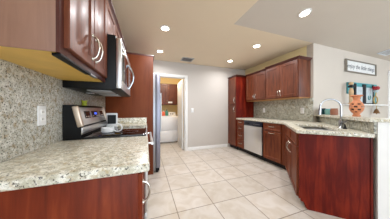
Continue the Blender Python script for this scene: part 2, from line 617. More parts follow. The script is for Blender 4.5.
# microwave over the range
t = thing('microwave', 'stainless over-the-range microwave with black side and curved handle', 'microwave', (-0.245, 1.364, 1.325), RL)
MD = -0.245 - XL - 0.0225
MB().box(0, 0.752, 0, MD, 0.0, 0.47, 0.004).build('body', M_black, t)
dr = MB().box(0.0, 0.60, -0.042, -0.001, 0.012, 0.45, 0.006).build('door', M_steel, t)
sub(MB().box(0.065, 0.50, -0.0455, -0.0425, 0.09, 0.385, 0.001).build('window', M_glass_black, dr), 'dark glass window')
pts = [(0.555, -0.042 - 0.055 * math.sin(PI * i / 14), 0.08 + 0.30 * i / 14) for i in range(15)]
sub(MB().tube(pts, 0.011, 10).build('handle', M_chrome, dr), 'bowed chrome handle')
cp = MB().box(0.602, 0.752, -0.042, -0.001, 0.012, 0.45, 0.006).build('control_panel', M_steel, t)
MB().box(0.625, 0.73, -0.0445, -0.0425, 0.34, 0.40, 0.001).build('display', M_glass_black, cp)
for k in range(4):
    for j in range(3):
        MB().box(0.63 + j * 0.034, 0.657 + j * 0.034, -0.0445, -0.0425, 0.12 + k * 0.05, 0.155 + k * 0.05, 0.001).build('button', M_steel_dark, cp)
MB().box(0.0, 0.752, -0.040, 0, 0.0, 0.0115, 0.002).build('bottom_trim', M_black, t)
for a in (0.09, 0.42):
    sub(MB().box(a, a + 0.25, 0.06, 0.24, -0.006, -0.0005, 0.002).build('grease_filter', M_filter, t), 'pale grey filter')
MB().box(0.34, 0.41, 0.27, 0.33, -0.005, -0.0005, 0.001).build('cooktop_light', M_white, t)
for k in range(9):
    MB().box(0.04 + k * 0.062, 0.09 + k * 0.062, -0.0445, -0.0425, 0.418, 0.426).build('vent_slot', M_black, t)

# left splash
tag(MB().box(XL + 0.001, XL + 0.021, 0.60, 2.595, 0.9145, 1.42, 0.001).build('granite_backsplash', M_gran_l),
    'grey speckled granite backsplash covering the left wall behind the range', 'backsplash')
# near worktop
cx1 = 0.015
tag(MB().box(XL + 0.001, cx1, 0.655, 1.352, 0.875, 0.914, 0.008, 3).build('countertop', M_gran),
    'speckled cream granite worktop in the near left foreground', 'countertop', 'granite worktops')
t = thing('base_cabinet', 'red cherry base cabinet in the near left foreground, plain side towards the viewer', 'cabinet', (-0.035, 0.685, 0), RL, 'left base cabinets')
BD = -0.035 - XL - 0.002
sub(MB().box(0.0, 0.018, 0.0, BD, 0.0, 0.8745, 0.002).build('side_panel', M_cherry, t), 'plain red cherry side panel')
MB().box(0.019, 0.655, 0.0, BD, 0.10, 0.8745, 0.002).build('body', M_cherry, t)
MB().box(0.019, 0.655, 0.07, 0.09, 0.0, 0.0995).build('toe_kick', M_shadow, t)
fronts(t, [('door', 0.012, 0.326, 0.115, 0.855, ('v', 0.045, 0.752, 0.10)), ('door', 0.332, 0.645, 0.115, 0.855, ('v', 0.60, 0.745, 0.11))], M_cherry)

# range
t = thing('kitchen_range', 'stainless freestanding range with black glass cooktop and tilted backguard', 'stove', (-0.02, 1.362, 0), RL)
RD = -0.02 - XL - 0.024
MB().box(0, 0.756, 0.0, RD, 0.02, 0.902, 0.003).build('body', M_black, t)
MB().box(-0.004, 0.760, -0.022, RD - 0.125, 0.9025, 0.931, 0.006).build('cooktop', M_glass_black, t)
for (a, b_, r_) in ((0.19, 0.13, 0.075), (0.56, 0.13, 0.10), (0.19, 0.36, 0.09), (0.56, 0.36, 0.07)):
    MB().lathe([(r_ - 0.003, 0), (r_, 0), (r_, 0.0006), (r_ - 0.003, 0.0006), (r_ - 0.003, 0)], (a, b_, 0.9312), 32).build('burner_ring', M_steel_dark, t)
# backguard: side profile (y, z), front leaning back
prof = [(RD - 0.12, 0.9025), (RD - 0.12, 1.025), (RD - 0.085, 1.175), (RD - 0.065, 1.19), (RD - 0.002, 1.19), (RD - 0.002, 0.9025)]
g = MB()
g.loft([[(0.0, y, z) for y, z in prof], [(0.756, y, z) for y, z in prof]])
bgd = g.build('backguard', M_black, t)
sl = math.atan2(0.035, 0.15)
TM = Matrix.Translation((0, RD - 0.12, 1.025)) @ Matrix.Rotation(-sl, 4, 'X')
# steel face of the backguard with raised end caps
fb = MB()
fb.box(0.03, 0.726, -0.006, 0.0, -0.005, 0.15, 0.002, M=TM)
sub(fb.build('control_panel', M_steel, bgd), 'brushed steel control panel')
for a in (-0.004, 0.728):
    sub(MB().box(a, a + 0.032, -0.012, 0.028, -0.012, 0.162, 0.008, 3, M=TM).build('end_cap', M_steel_warm, bgd), 'pale steel end cap')
sub(MB().box(0.0, 0.756, RD - 0.128, RD - 0.1205, 0.950, 1.006, 0.002).build('reflection_strip', M_steel, bgd), 'steel strip standing in for a reflection')  # bright strip added in place of the backguard's reflection in the cooktop
for a, b_ in ((0.10, 0.235), (0.27, 0.49), (0.53, 0.665)):
    MB().box(a, b_, -0.009, -0.0062, 0.05, 0.115, 0.002, M=TM).build('display', M_glass_black, bgd)
sub(MB().box(0.345, 0.415, -0.0105, -0.0092, 0.076, 0.1, M=TM).build('clock', M_blue_led, bgd), 'blue lit clock digits')
for a in (0.29, 0.44, 0.465, 0.12, 0.16, 0.2, 0.55, 0.59, 0.63):
    MB().box(a, a + 0.018, -0.0105, -0.0092, 0.06, 0.069, M=TM).build('button', M_steel_warm, bgd)
od = MB().box(0.008, 0.748, -0.035, -0.001, 0.20, 0.885, 0.006).build('oven_door', M_steel, t)
MB().box(0.10, 0.656, -0.0385, -0.0355, 0.36, 0.70, 0.002).build('window', M_glass_black, od)
hb = MB().tube([(0.05, -0.078, 0.825), (0.706, -0.078, 0.825)], 0.013, 12)
for a in (0.075, 0.681):
    hb.tube([(a, -0.035, 0.825), (a, -0.078, 0.825)], 0.009, 10)
sub(hb.build('handle', M_steel, od), 'steel bar handle')
MB().box(0.008, 0.748, -0.03, -0.001, 0.05, 0.192, 0.005).build('drawer', M_steel, t)
for a in (0.05, 0.706):
    MB().lathe([(0, 0), (0.018, 0), (0.018, 0.02), (0, 0.02)], (a, 0.05, 0), 12).build('foot', M_black, t)

# far cabinet and worktop up to the refrigerator panel
t = thing('base_cabinet', 'cherry base cabinet between the range and the tall refrigerator surround', 'cabinet', (-0.035, 2.126, 0), RL, 'left base cabinets')
MB().box(0.0, 0.466, 0.0, BD, 0.10, 0.8745, 0.002).build('body', M_cherry, t)
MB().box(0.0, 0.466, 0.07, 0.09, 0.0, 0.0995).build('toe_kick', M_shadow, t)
fronts(t, [('drawer', 0.01, 0.456, 0.70, 0.862, ('h', 0.23, 0.78, 0.13)), ('door', 0.01, 0.456, 0.115, 0.69, ('v', 0.06, 0.60, 0.13))], M_cherry)
t = thing('countertop', 'short granite worktop between the range and the tall refrigerator surround', 'countertop', (0, 0, 0), 0, 'granite worktops')
MB().box(XL + 0.023, cx1, 2.124, 2.592, 0.875, 0.914, 0.008, 3).build('slab', M_gran, t)
MB().box(XL + 0.023, cx1 - 0.005, 2.572, 2.594, 0.9145, 1.012, 0.002).build('splash_strip', M_gran, t)

# refrigerator panel and cabinet above
t = thing('refrigerator_surround', 'tall cherry surround enclosing the refrigerator, its broad flat side towards the viewer', 'cabinet', (0.09, 2.62, 0), RL)
sub(MB().box(-0.023, -0.003, -0.032, 0.723, 0, 2.09, 0.002).build('side_panel', M_cherry_panel, t), 'broad flat cherry side panel')
MB().box(0, 0.93, 0, 0.72, 1.84, 2.09, 0.002).build('body', M_cherry_up, t)
MB().box(-0.026, 0.93, -0.05, 0.72, 2.0905, 2.118, 0.003).build('crown_moulding', M_edge, t)
fronts(t, [('door', 0.012, 0.462, 1.852, 2.08, ('v', 0.44, 1.92, 0.1)), ('door', 0.468, 0.918, 1.852, 2.08, ('v', 0.49, 1.92, 0.1))], M_cherry_up)

t = thing('refrigerator', 'stainless refrigerator seen edge-on behind the tall cherry side panel', 'refrigerator', (0.165, 2.635, 0), RL)
MB().box(0, 0.90, 0.0, 0.76, 0.03, 1.80, 0.006).build('body', M_steel_dark, t)
for x0, x1 in ((0.0, 0.395), (0.403, 0.90)):
    d_ = MB().box(x0, x1, -0.085, -0.004, 0.085, 1.79, 0.012, 3).build('door', M_steel_blue, t)
    hx = x1 - 0.035 if x0 == 0 else x0 + 0.035
    hb = MB().tube([(hx, -0.13, 0.70), (hx, -0.13, 1.50)], 0.012, 10)
    for zz in (0.74, 1.46):
        hb.tube([(hx, -0.085, zz), (hx, -0.13, zz)], 0.008, 8)
    hb.build('handle', M_steel, d_)
sub(MB().box(0.01, 0.89, -0.07, 0.0, 0.03, 0.082, 0.004).build('toe_grille', M_black, t), 'black toe grille')
for a in (0.04, 0.86):
    MB().lathe([(0, 0), (0.022, 0), (0.022, 0.03), (0, 0.03)], (a, -0.03, 0), 12).build('foot', M_black, t)
for a in (0.03, 0.80):
    MB().box(a, a + 0.07, -0.07, 0.05, 1.8005, 1.825, 0.006).build('hinge_cover', M_white, t)

# small things on the left run
t = thing('photo_screen', 'small white-framed square screen standing beside the range on the worktop', 'screen', (-0.435, 2.15, 0.9145), R(6))
MB().box(-0.068, 0.068, 0.0, 0.02, 0.012, 0.19, 0.008, 3, M=Matrix.Rotation(R(-3), 4, 'X')).build('frame', M_white, t)
sub(MB().box(-0.05, 0.05, -0.003, -0.0002, 0.045, 0.165, M=Matrix.Rotation(R(-3), 4, 'X')).build('screen', M_black, t), 'dark screen')
MB().box(-0.05, 0.05, 0.0, 0.075, 0.0, 0.014, 0.004).build('stand', M_white, t)
t = thing('pot', 'shallow white pot with a ring handle standing on the black cooktop', 'pot', (-0.352, 1.57, 0.9325), R(-12))
MB().lathe([(0, 0.0), (0.046, 0.0), (0.054, 0.008), (0.056, 0.046), (0.052, 0.046), (0.050, 0.012), (0, 0.008)], seg=28).build('bowl', M_white, t)
pts = [(0.090 - 0.042 * math.cos(2 * PI * i / 20), 0, 0.043 + 0.037 * math.sin(2 * PI * i / 20)) for i in range(21)]
MB().tube(pts, 0.006, 8, cap=False).build('handle', M_white, t)
t = thing('plant_ornament', 'tiny yellow-green ornament sitting on top of the range backguard', 'ornament', (XL + 0.05, 1.70, 1.1905))
MB().lathe([(0, 0), (0.018, 0), (0.022, 0.02), (0.02, 0.03), (0, 0.03)], seg=12).build('pot', M_lime, t)
lf = MB()
for k in range(7):
    a = 2 * PI * k / 7
    lf.tube([(0.006 * math.cos(a), 0.006 * math.sin(a), 0.028), (0.018 * math.cos(a), 0.018 * math.sin(a), 0.045), (0.026 * math.cos(a), 0.026 * math.sin(a), 0.055)], [0.004, 0.007, 0.001], 6)
lf.build('leaves', M_lime, t)


def plate(name, label, cat, loc, rz, kind, group=None):
    t_ = thing(name, label, cat, loc, rz, group)
    MB().box(-0.036, 0.036, -0.007, 0, -0.06, 0.06, 0.003).build('cover_plate', M_white, t_)
    if kind == 'outlet':
        for zz in (-0.022, 0.022):
            o_ = MB().box(-0.017, 0.017, -0.009, -0.0072, zz - 0.014, zz + 0.014, 0.004).build('socket', M_trim, t_)
            for xx in (-0.007, 0.007):
                MB().box(xx - 0.0015, xx + 0.0015, -0.0094, -0.0091, zz - 0.005, zz + 0.006).build('slot', M_black, o_)
    else:
        MB().box(-0.016, 0.016, -0.011, -0.0072, -0.033, 0.033, 0.002).build('rocker', M_trim, t_)
    return t_


plate('wall_outlet', 'white outlet plate on the left granite backsplash', 'outlet', (XL + 0.0215, 1.135, 1.115), RL, 'outlet', 'outlet plates')

# ------------------------------------------------------------------ RIGHT RUN (faces -x): local x runs towards the viewer
RR = R(-90)
BF = 2.45
BDR = XR - BF - 0.002
# pantry
t = thing('pantry_cabinet', 'tall cherry pantry cabinet standing in the far right corner', 'cabinet', (2.42, YB - 0.003, 0), RR)
PD = XR - 2.42 - 0.002
MB().box(0, 0.398, 0, PD, 0.10, 2.09, 0.002).build('body', M_cherry_red, t)
MB().box(0, 0.398, 0.06, 0.08, 0, 0.0995).build('toe_kick', M_shadow, t)
fronts(t, [('door', 0.010, 0.388, 1.30, 2.075, ('v', 0.345, 1.42, 0.13)), ('door', 0.010, 0.388, 0.115, 1.285, ('v', 0.345, 1.16, 0.13))], M_cherry_up, raised=False)
crown(t, 0.398, PD, 2.0905, False, True, M_edge)

# uppers
UFR = 2.735
UDR = XR - UFR - 0.002
t = thing('wall_cabinet', 'cherry wall cabinet beside the tall pantry above the dishwasher', 'cabinet', (UFR, 3.325, 1.38), RR, 'right wall cabinets')
MB().box(0, 0.711, 0, UDR, 0.012, 0.715, 0.002).build('body', M_cherry_up, t)
sub(MB().box(0.002, 0.709, 0.006, UDR, 0.0, 0.0115).build('underside', M_tan, t), 'tan underside')
fronts(t, [('door', 0.012, 0.352, 0.03, 0.70, ('v', 0.328, 0.115, 0.11)), ('door', 0.358, 0.699, 0.03, 0.70, ('v', 0.382, 0.115, 0.11))], M_cherry_up, raised=False)
crown(t, 0.711, UDR, 0.7155, False, False, M_edge)
t = thing('wall_cabinet', 'cherry wall cabinet at the near end of the right row, beside the wall corner', 'cabinet', (UFR - 0.012, 2.612, 1.38), RR, 'right wall cabinets')
MB().box(0, 0.765, 0, UDR + 0.012, 0.012, 0.735, 0.002).build('body', M_cherry_up, t)
sub(MB().box(0.002, 0.763, 0.006, UDR + 0.012, 0.0, 0.0115).build('underside', M_tan, t), 'tan underside')
fronts(t, [('door', 0.012, 0.379, 0.03, 0.72, ('v', 0.354, 0.125, 0.11)), ('door', 0.385, 0.753, 0.03, 0.72, ('v', 0.410, 0.125, 0.11))], M_cherry_up, raised=False)
crown(t, 0.765, UDR + 0.012, 0.7355, False, True, M_edge)

# drawers, dishwasher, base cabinet
t = thing('drawer_cabinet', 'narrow cherry four-drawer base unit between pantry and dishwasher', 'cabinet', (BF, 3.368, 0), RR)
MB().box(0, 0.318, 0, BDR, 0.10, 0.8745, 0.002).build('body', M_cherry_base, t)
MB().box(0, 0.318, 0.07, 0.09, 0, 0.0995).build('toe_kick', M_shadow, t)
fronts(t, [('drawer', 0.010, 0.308, z0, z1, ('h', 0.159, (z0 + z1) / 2 + 0.01, 0.12)) for z0, z1 in ((0.725, 0.865), (0.545, 0.715), (0.335, 0.535), (0.115, 0.325))], M_cherry_base)
t = thing('dishwasher', 'stainless dishwasher with dark blue-black control strip under the right worktop', 'dishwasher', (BF, 3.044, 0), RR)
MB().box(0.004, 0.614, 0.0, BDR, 0.10, 0.872, 0.002).build('body', M_black, t)
MB().box(0.004, 0.614, 0.06, 0.08, 0.0, 0.0995).build('toe_kick', M_black, t)
sub(MB().box(0.010, 0.608, -0.030, -0.001, 0.125, 0.750, 0.005).build('door', M_steel, t), 'brushed steel door')
cpn = MB().box(0.010, 0.608, -0.032, -0.001, 0.757, 0.868, 0.005).build('control_panel', M_navy, t)
for k in range(5):
    MB().box(0.36 + k * 0.04, 0.385 + k * 0.04, -0.0335, -0.0322, 0.80, 0.812).build('button', M_steel_dark, cpn)
MB().box(0.06, 0.22, -0.036, -0.0322, 0.79, 0.83, 0.003).build('latch', M_black, cpn)
t = thing('base_cabinet', 'cherry base cabinet with one drawer over one door, beside the dishwasher', 'cabinet', (BF, 2.424, 0), RR, 'right base cabinets')
MB().box(0, 0.515, 0, BDR, 0.10, 0.8745, 0.002).build('body', M_cherry_base, t)
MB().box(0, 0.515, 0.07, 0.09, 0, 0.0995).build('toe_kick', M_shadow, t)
fronts(t, [('drawer', 0.015, 0.445, 0.715, 0.862, ('h', 0.23, 0.80, 0.13)), ('door', 0.015, 0.445, 0.115, 0.70, ('h', 0.23, 0.668, 0.13))], M_cherry_base, raised=False)

# peninsula sink cabinet: local x runs towards the viewer's end
far = PE(1.055, 0)
t = thing('sink_cabinet', 'red cherry sink cabinet of the angled peninsula, broad plain end towards the viewer', 'cabinet', (far[0], far[1], 0), R(-135))
LW = 1.055
PDp = 0.592
sb = MB()
sb.prism([(0.03, 0.0), (LW - 0.021, 0.0), (LW - 0.021, PDp), (0.62, PDp), (0.03, 0.03)], 0.10, 0.68)
sb.box(0.03, LW - 0.021, 0, 0.02, 0.6805, 0.8745)
sb.build('body', M_cherry_base, t)
MB().box(0.10, LW - 0.021, 0.07, 0.09, 0, 0.0995).build('toe_kick', M_shadow, t)
# end panel with the toe notch cut out of its lower front corner
ep = MB()
prof = [(0.0, 0.115), (0.014, 0.115), (0.017, 0.085), (0.046, 0.075), (0.060, 0.035), (0.080, 0.0), (PDp + 0.006, 0.0), (PDp + 0.006, 0.8745), (0.0, 0.8745)]
ep.loft([[(LW - 0.020, y, z) for y, z in prof], [(LW, y, z) for y, z in prof]])
sub(ep.build('end_panel', M_cherry_red, t), 'broad plain red cherry end panel')
MB().box(LW + 0.0005, LW + 0.006, PDp - 0.01, PDp + 0.006, 0.0, 0.8745).build('corner_strip', M_cherry_red, t)
fronts(t, [('drawer', 0.115, 0.56, 0.715, 0.862, None), ('drawer', 0.575, 1.02, 0.715, 0.862, None),
           ('door', 0.115, 0.56, 0.115, 0.70, ('v', 0.515, 0.60, 0.13)), ('door', 0.575, 1.02, 0.115, 0.70, ('v', 0.62, 0.60, 0.13))], M_cherry_base, raised=False)

# worktop: one continuous slab with the sink cut out
S1a, S1b, S2a, S2b = 0.06, 0.80, 0.085, 0.455
outer = [(2.42, 3.366), (XR - 0.001, 3.366), (XR - 0.001, YS - 0.001), line_at_y(0.598, YS - 0.001), PE(-0.03, 0.598), PE(-0.03, -0.03)]
# front corner: peninsula front line e2=-0.03 meets x=2.42
e1c = (2.42 - C1[0]) / Q + 0.03
outer.append(PE(e1c, -0.03))
from mathutils.geometry import tessellate_polygon


def slab_with_hole(outer, hole, z0, z1):
    b = MB()
    bm = b.bm
    pts = [Vector((p[0], p[1], 0)) for p in outer], [Vector((p[0], p[1], 0)) for p in hole]
    flat = list(pts[0]) + list(pts[1])
    tris = tessellate_polygon(pts)
    lo = [bm.verts.new((v.x, v.y, z0)) for v in flat]
    hi = [bm.verts.new((v.x, v.y, z1)) for v in flat]
    for tr in tris:
        bm.faces.new([hi[i] for i in tr])
        bm.faces.new([lo[i] for i in tr][::-1])
    n = len(outer)
    for s, m_ in ((0, n), (n, len(hole))):
        for i in range(m_):
            j = (i + 1) % m_
            bm.faces.new((lo[s + i], lo[s + j], hi[s + j], hi[s + i]))
    bmesh.ops.recalc_face_normals(bm, faces=bm.faces)
    # round the outer upper edges
    es = []
    for e in bm.edges:
        a, c = e.verts
        if abs(a.co.z - c.co.z) < 1e-6 and len(e.link_faces) == 2:
            if abs(e.link_faces[0].normal.dot(e.link_faces[1].normal)) < 0.5:
                es.append(e)
    bmesh.ops.bevel(bm, geom=es, offset=0.006, segments=2, affect='EDGES', profile=0.5)
    return b


hole = [PE(S1a, S2a), PE(S1b, S2a), PE(S1b, S2b), PE(S1a, S2b)]
tag(slab_with_hole(outer, hole, 0.875, 0.914).build('countertop', M_gran), 'continuous granite worktop along the right wall and over the angled peninsula', 'countertop', 'granite worktops')

# sink: two bowls, in the peninsula frame
t = thing('kitchen_sink', 'stainless double-bowl sink set into the peninsula worktop', 'sink', (PE((S1a + S1b) / 2, (S2a + S2b) / 2)[0], PE((S1a + S1b) / 2, (S2a + S2b) / 2)[1], 0.8745), R(45))
hw, hd = (S1b - S1a) / 2 + 0.012, (S2b - S2a) / 2 + 0.012
for x0, x1 in ((-hw, -0.012), (0.012, hw)):
    b = MB()
    lp = []
    for ins, zz in ((-0.0, -0.0005), (0.0, -0.0005), (0.004, -0.16), (0.025, -0.185)):
        lp.append([(x0 + ins, -hd + ins, zz), (x1 - ins, -hd + ins, zz), (x1 - ins, hd - ins, zz), (x0 + ins, hd - ins, zz)])
    bm = b.bm
    vs = [[bm.verts.new(p) for p in l] for l in lp[1:]]
    for A, B in zip(vs, vs[1:]):
        for k in range(4):
            bm.faces.new((A[k], A[(k + 1) % 4], B[(k + 1) % 4], B[k]))
    bm.faces.new(vs[-1])
    o = b.build('bowl', M_steel, t, recalc=False)
    md = o.modifiers.new('thickness', 'SOLIDIFY')
    md.thickness = 0.0015
    MB().lathe([(0, 0), (0.04, 0), (0.042, 0.004), (0.03, 0.003), (0, 0.001)], ((x0 + x1) / 2, 0, -0.1845), 16).build('drain', M_chrome, o)
MB().box(-0.0118, 0.0118, -hd, hd, -0.03, -0.0005, 0.003).build('divider', M_steel, t)

# faucet
fx, fy = PE(0.43, 0.525)
t = thing('faucet', 'tall chrome gooseneck faucet rising behind the sink', 'faucet', (fx, fy, 0.9145), R(45))
MB().lathe([(0, 0), (0.032, 0), (0.032, 0.006), (0.024, 0.014), (0.022, 0.10), (0.018, 0.11), (0, 0.11)], seg=20).build('base', M_chrome, t)
pts = [(0, 0, 0.105), (0, 0, 0.18), (0, 0, 0.27)]
for i in range(1, 15):
    a = PI * i / 14 * 1.05
    pts.append((0, 0.105 - 0.105 * math.cos(a), 0.27 + 0.105 * math.sin(a)))
MB().tube(pts, 0.011, 14).build('gooseneck', M_chrome, t)
e = pts[-1]
MB().tube([e, (0, e[1] + 0.004, e[2] - 0.03), (0, e[1] + 0.008, e[2] - 0.085)], [0.0145, 0.017, 0.019], 14).build('spray_head', M_chrome, t)
MB().tube([(-0.018, 0, 0.075), (-0.05, -0.01, 0.08), (-0.095, -0.02, 0.10)], [0.013, 0.010, 0.007], 10).build('lever', M_steel_dark, t)
sx, sy = PE(0.345, 0.53)
t = thing('soap_dispenser', 'short dark soap pump beside the faucet', 'soap dispenser', (sx, sy, 0.9145), R(45))
MB().lathe([(0, 0), (0.02, 0), (0.02, 0.01), (0.010, 0.012), (0.009, 0.045), (0, 0.045)], seg=14).build('base', M_dark, t)
MB().tube([(0, 0, 0.04), (0, 0, 0.056), (0, 0.015, 0.062), (0, 0.045, 0.058)], 0.006, 8).build('spout', M_dark, t)

# splashes and ledge
tag(MB().box(XR - 0.021, XR - 0.001, YS + 0.0, 3.366, 0.9145, 1.379, 0.001).build('granite_backsplash', M_gran_r),
    'speckled granite backsplash on the right wall under the cabinets', 'backsplash')
sp = MB()
sp.prism([PE(-0.015, 0.600), PE(-0.015, 0.6215), line_at_y(0.6215, YS - 0.002), line_at_y(0.600, YS - 0.002)], 0.9145, 1.0295)
tag(sp.build('granite_backsplash', M_gran_r), 'low granite backsplash behind the sink on the peninsula', 'backsplash')
lg = MB()
lg.prism([PE(-0.05, 0.55), PE(-0.05, 0.82), line_at_y(0.82, YS - 0.003), (XR + 0.004, YS - 0.003), (XR + 0.004, YS - 0.05)], 1.0305, 1.0605, 0.008, 3)
tag(lg.build('bar_ledge', M_gran), 'raised granite bar ledge along the top of the peninsula wall', 'ledge')
plate('wall_outlet', 'white outlet plate near the wall corner on the right granite backsplash', 'outlet', (XR - 0.0215, 1.99, 1.13), RR, 'outlet', 'outlet plates')
plate('wall_outlet', 'white outlet plate on the right granite backsplash nearest the pantry', 'outlet', (XR - 0.0215, 2.98, 1.13), RR, 'outlet', 'outlet plates')
plate('light_switch', 'white light switch on the blank white wall right of the doorway', 'switch', (1.24, YB - 0.0005, 1.13), 0, 'switch')

# things on the ledge
vx, vy = PE(0.55, 0.72)
t = thing('vase', 'round terracotta vase with pierced diamonds standing on the bar ledge', 'vase', (vx, vy, 1.061))
prof = [(0.0, 0.0), (0.036, 0.0), (0.039, 0.012), (0.030, 0.026), (0.031, 0.036)]
n = 9
for i in range(1, n + 1):
    a = -1.2 + 2.3 * i / (n + 1)
    prof.append((0.014 + 0.054 * math.cos(a), 0.122 + 0.082 * math.sin(a)))
prof += [(0.034, 0.205), (0.031, 0.222), (0.033, 0.24), (0.040, 0.258), (0.045, 0.272)]
vb_ = MB()
vb_.lathe(prof, seg=24, skip=lambda i, k: (5 <= i <= 11 and (i - 5) % 2 == 0 and (k + (i - 5) // 2 * 2) % 4 in (0, 1)))
o = vb_.build('pot', M_terra, t, recalc=False)
md = o.modifiers.new('wall_thickness', 'SOLIDIFY')
md.thickness = 0.006
md.offset = -1
sub(MB().lathe([(0, 0.03), (0.022, 0.04), (0.048, 0.09), (0.050, 0.15), (0.026, 0.2), (0, 0.2)], seg=20).build('shade_core', M_dark, t), 'dark core standing in for the shade inside')  # near-black core added so the pierced holes look shaded
rm = MB()
for k in range(10):
    a = 2 * PI * k / 10
    rm.lathe([(0, -0.012), (0.013, -0.005), (0.016, 0.003), (0.011, 0.012), (0, 0.014)], (0.042 * math.cos(a), 0.042 * math.sin(a), 0.268), 8)
rm.build('scalloped_rim', M_terra, t)


def jar(label, e1, e2, r, h, mat, lidmat, name='jar', cat='jar'):
    x, y = PE(e1, e2)
    t_ = thing(name, label, cat, (x, y, 1.061), 0, 'small jars on the ledge')
    MB().lathe([(0, 0), (r * 0.9, 0), (r, 0.01), (r, h * 0.78), (r * 0.86, h * 0.84), (r * 0.86, h * 0.86), (0, h * 0.86)], seg=20).build('body', mat, t_)
    MB().lathe([(0, h * 0.862), (r * 0.92, h * 0.862), (r * 0.92, h), (0, h)], seg=20).build('lid', lidmat, t_)
    return t_


jar('dark teal glass jar on the ledge closest to the wall corner', 1.44, 0.645, 0.048, 0.115, M_dteal, M_dark)
jar('pale teal glass jar in the middle of the three on the ledge', 1.30, 0.685, 0.050, 0.105, M_pteal, M_teal)
jar('brown clay jar on the ledge just left of the faucet', 1.125, 0.70, 0.050, 0.11, M_brown, M_brown)


# ------------------------------------------------------------------ dining wall decor (all on the wall plane y = YS)
def wx(px, y=None):                       # measured pixel column -> x on the dining wall
    u = (px - 195) / 140
    fx_, fy_ = math.sin(TH) + u * math.cos(TH), math.cos(TH) - u * math.sin(TH)
    return (y or YS) / fy_ * fx_


def wz(px, py):
    u = (px - 195) / 140
    return EYE + (109.5 - py) / 140 * YS / (math.cos(TH) - u * math.sin(TH))


# sign
sx0, sx1 = wx(344.6), wx(374.2)
szt, szb = 2.24, 1.985
t = thing('wall_sign', 'long whitewashed lettered sign in a grey frame high on the dining wall', 'sign', ((sx0 + sx1) / 2, YS - 0.001, szb))
hwid = (sx1 - sx0) / 2
hh = szt - szb
MB().box(-hwid, hwid, -0.02, 0, 0, hh).build('board', M_sign, t)
fr = MB()
fr.box(-hwid - 0.02, hwid + 0.02, -0.034, -0.0205, hh - 0.014, hh + 0.012, 0.003).box(-hwid - 0.02, hwid + 0.02, -0.034, -0.0205, -0.012, 0.014, 0.003)
fr.box(-hwid - 0.02, -hwid + 0.03, -0.035, -0.0205, 0.0145, hh - 0.0145, 0.003).box(hwid - 0.03, hwid + 0.02, -0.035, -0.0205, 0.0145, hh - 0.0145, 0.003)
sub(fr.build('frame', M_grey, t), 'weathered grey frame')
tx = bpy.data.curves.new('lettering', 'FONT')
tx.body = 'enjoy the little things'
tx.size = 0.15
tx.shear = 0.25
tx.extrude = 0.001
tx.offset = -0.0005
tx.align_x = 'CENTER'
tx.align_y = 'CENTER'
to = bpy.data.objects.new('lettering_source', tx)
COL.objects.link(to)
bpy.context.view_layer.update()
me = bpy.data.meshes.new_from_object(to.evaluated_get(bpy.context.evaluated_depsgraph_get()))
bpy.data.objects.remove(to)
xs = [v.co.x for v in me.vertices]
sc_ = (2 * hwid - 0.12) / (max(xs) - min(xs))
me.transform(Matrix.Translation((-(max(xs) + min(xs)) / 2 * sc_, -0.0215, hh / 2)) @ Matrix.Rotation(R(90), 4, 'X') @ Matrix.Diagonal((sc_, sc_ * 1.0, 1, 1)))
me.materials.clear()
me.materials.append(M_ink)
lo = bpy.data.objects.new('lettering', me)
COL.objects.link(lo)
lo.parent = t

# turquoise board with two prints
bx0, bx1 = wx(349), wx(375)
bz0, bz1 = 1.272, 1.76
t = thing('picture_board', 'turquoise board with two pale framed prints on the dining wall', 'picture frame', ((bx0 + bx1) / 2, YS - 0.001, bz0))
w_ = (bx1 - bx0) / 2
h_ = bz1 - bz0
MB().box(-w_, w_, -0.03, 0, h_ - 0.115, h_, 0.004).build('top_rail', M_teal, t)
MB().box(-w_, w_, -0.03, 0, 0, 0.08, 0.004).build('bottom_rail', M_teal, t)
MB().box(-w_ + 0.01, w_ - 0.01, -0.018, 0, 0.0805, h_ - 0.1155).build('backing', M_teal, t)
for a, b_ in ((wx(353.4), wx(360.0)), (wx(363.0), wx(369.8))):
    a -= t.location.x
    b_ -= t.location.x
    pr = MB().box(a, b_, -0.042, -0.031, 0.03, h_ - 0.095, 0.002).build('print', M_paper, t)
    f = MB()
    f.box(a - 0.055, a - 0.001, -0.052, -0.031, 0.0, h_ - 0.03, 0.003).box(b_ + 0.001, b_ + 0.055, -0.052, -0.031, 0.0, h_ - 0.03, 0.003)
    f.box(a - 0.03, b_ + 0.03, -0.036, -0.0305, 0.012, 0.029)
    sub(f.build('frame', M_dark, pr), 'near-black frame uprights')
    mo = MB()
    cxm = (a + b_) / 2
    mo.tube([(cxm - 0.045, -0.044, 0.20), (cxm - 0.05, -0.044, 0.15), (cxm - 0.02, -0.044, 0.11), (cxm + 0.03, -0.044, 0.12), (cxm + 0.045, -0.044, 0.17), (cxm + 0.04, -0.044, 0.21)], 0.010, 8)
    sub(mo.build('motif', M_teal, pr), 'turquoise motif')
t = thing('wall_hook_plaque', 'small turquoise plaque with a dark edge left of the picture board', 'plaque', (wx(347.8), YS - 0.001, 1.50))
MB().box(-0.06, 0.055, -0.028, 0, 0.0, 0.25, 0.005).build('plaque', M_teal, t)
MB().box(-0.07, 0.065, -0.034, -0.0285, 0.19, 0.235, 0.004).build('dark_bar', M_dark, t)
MB().tube([(0, -0.03, 0.09), (0, -0.06, 0.06), (0, -0.07, 0.03), (0, -0.085, 0.05)], 0.008, 8).build('hook', M_dark, t)

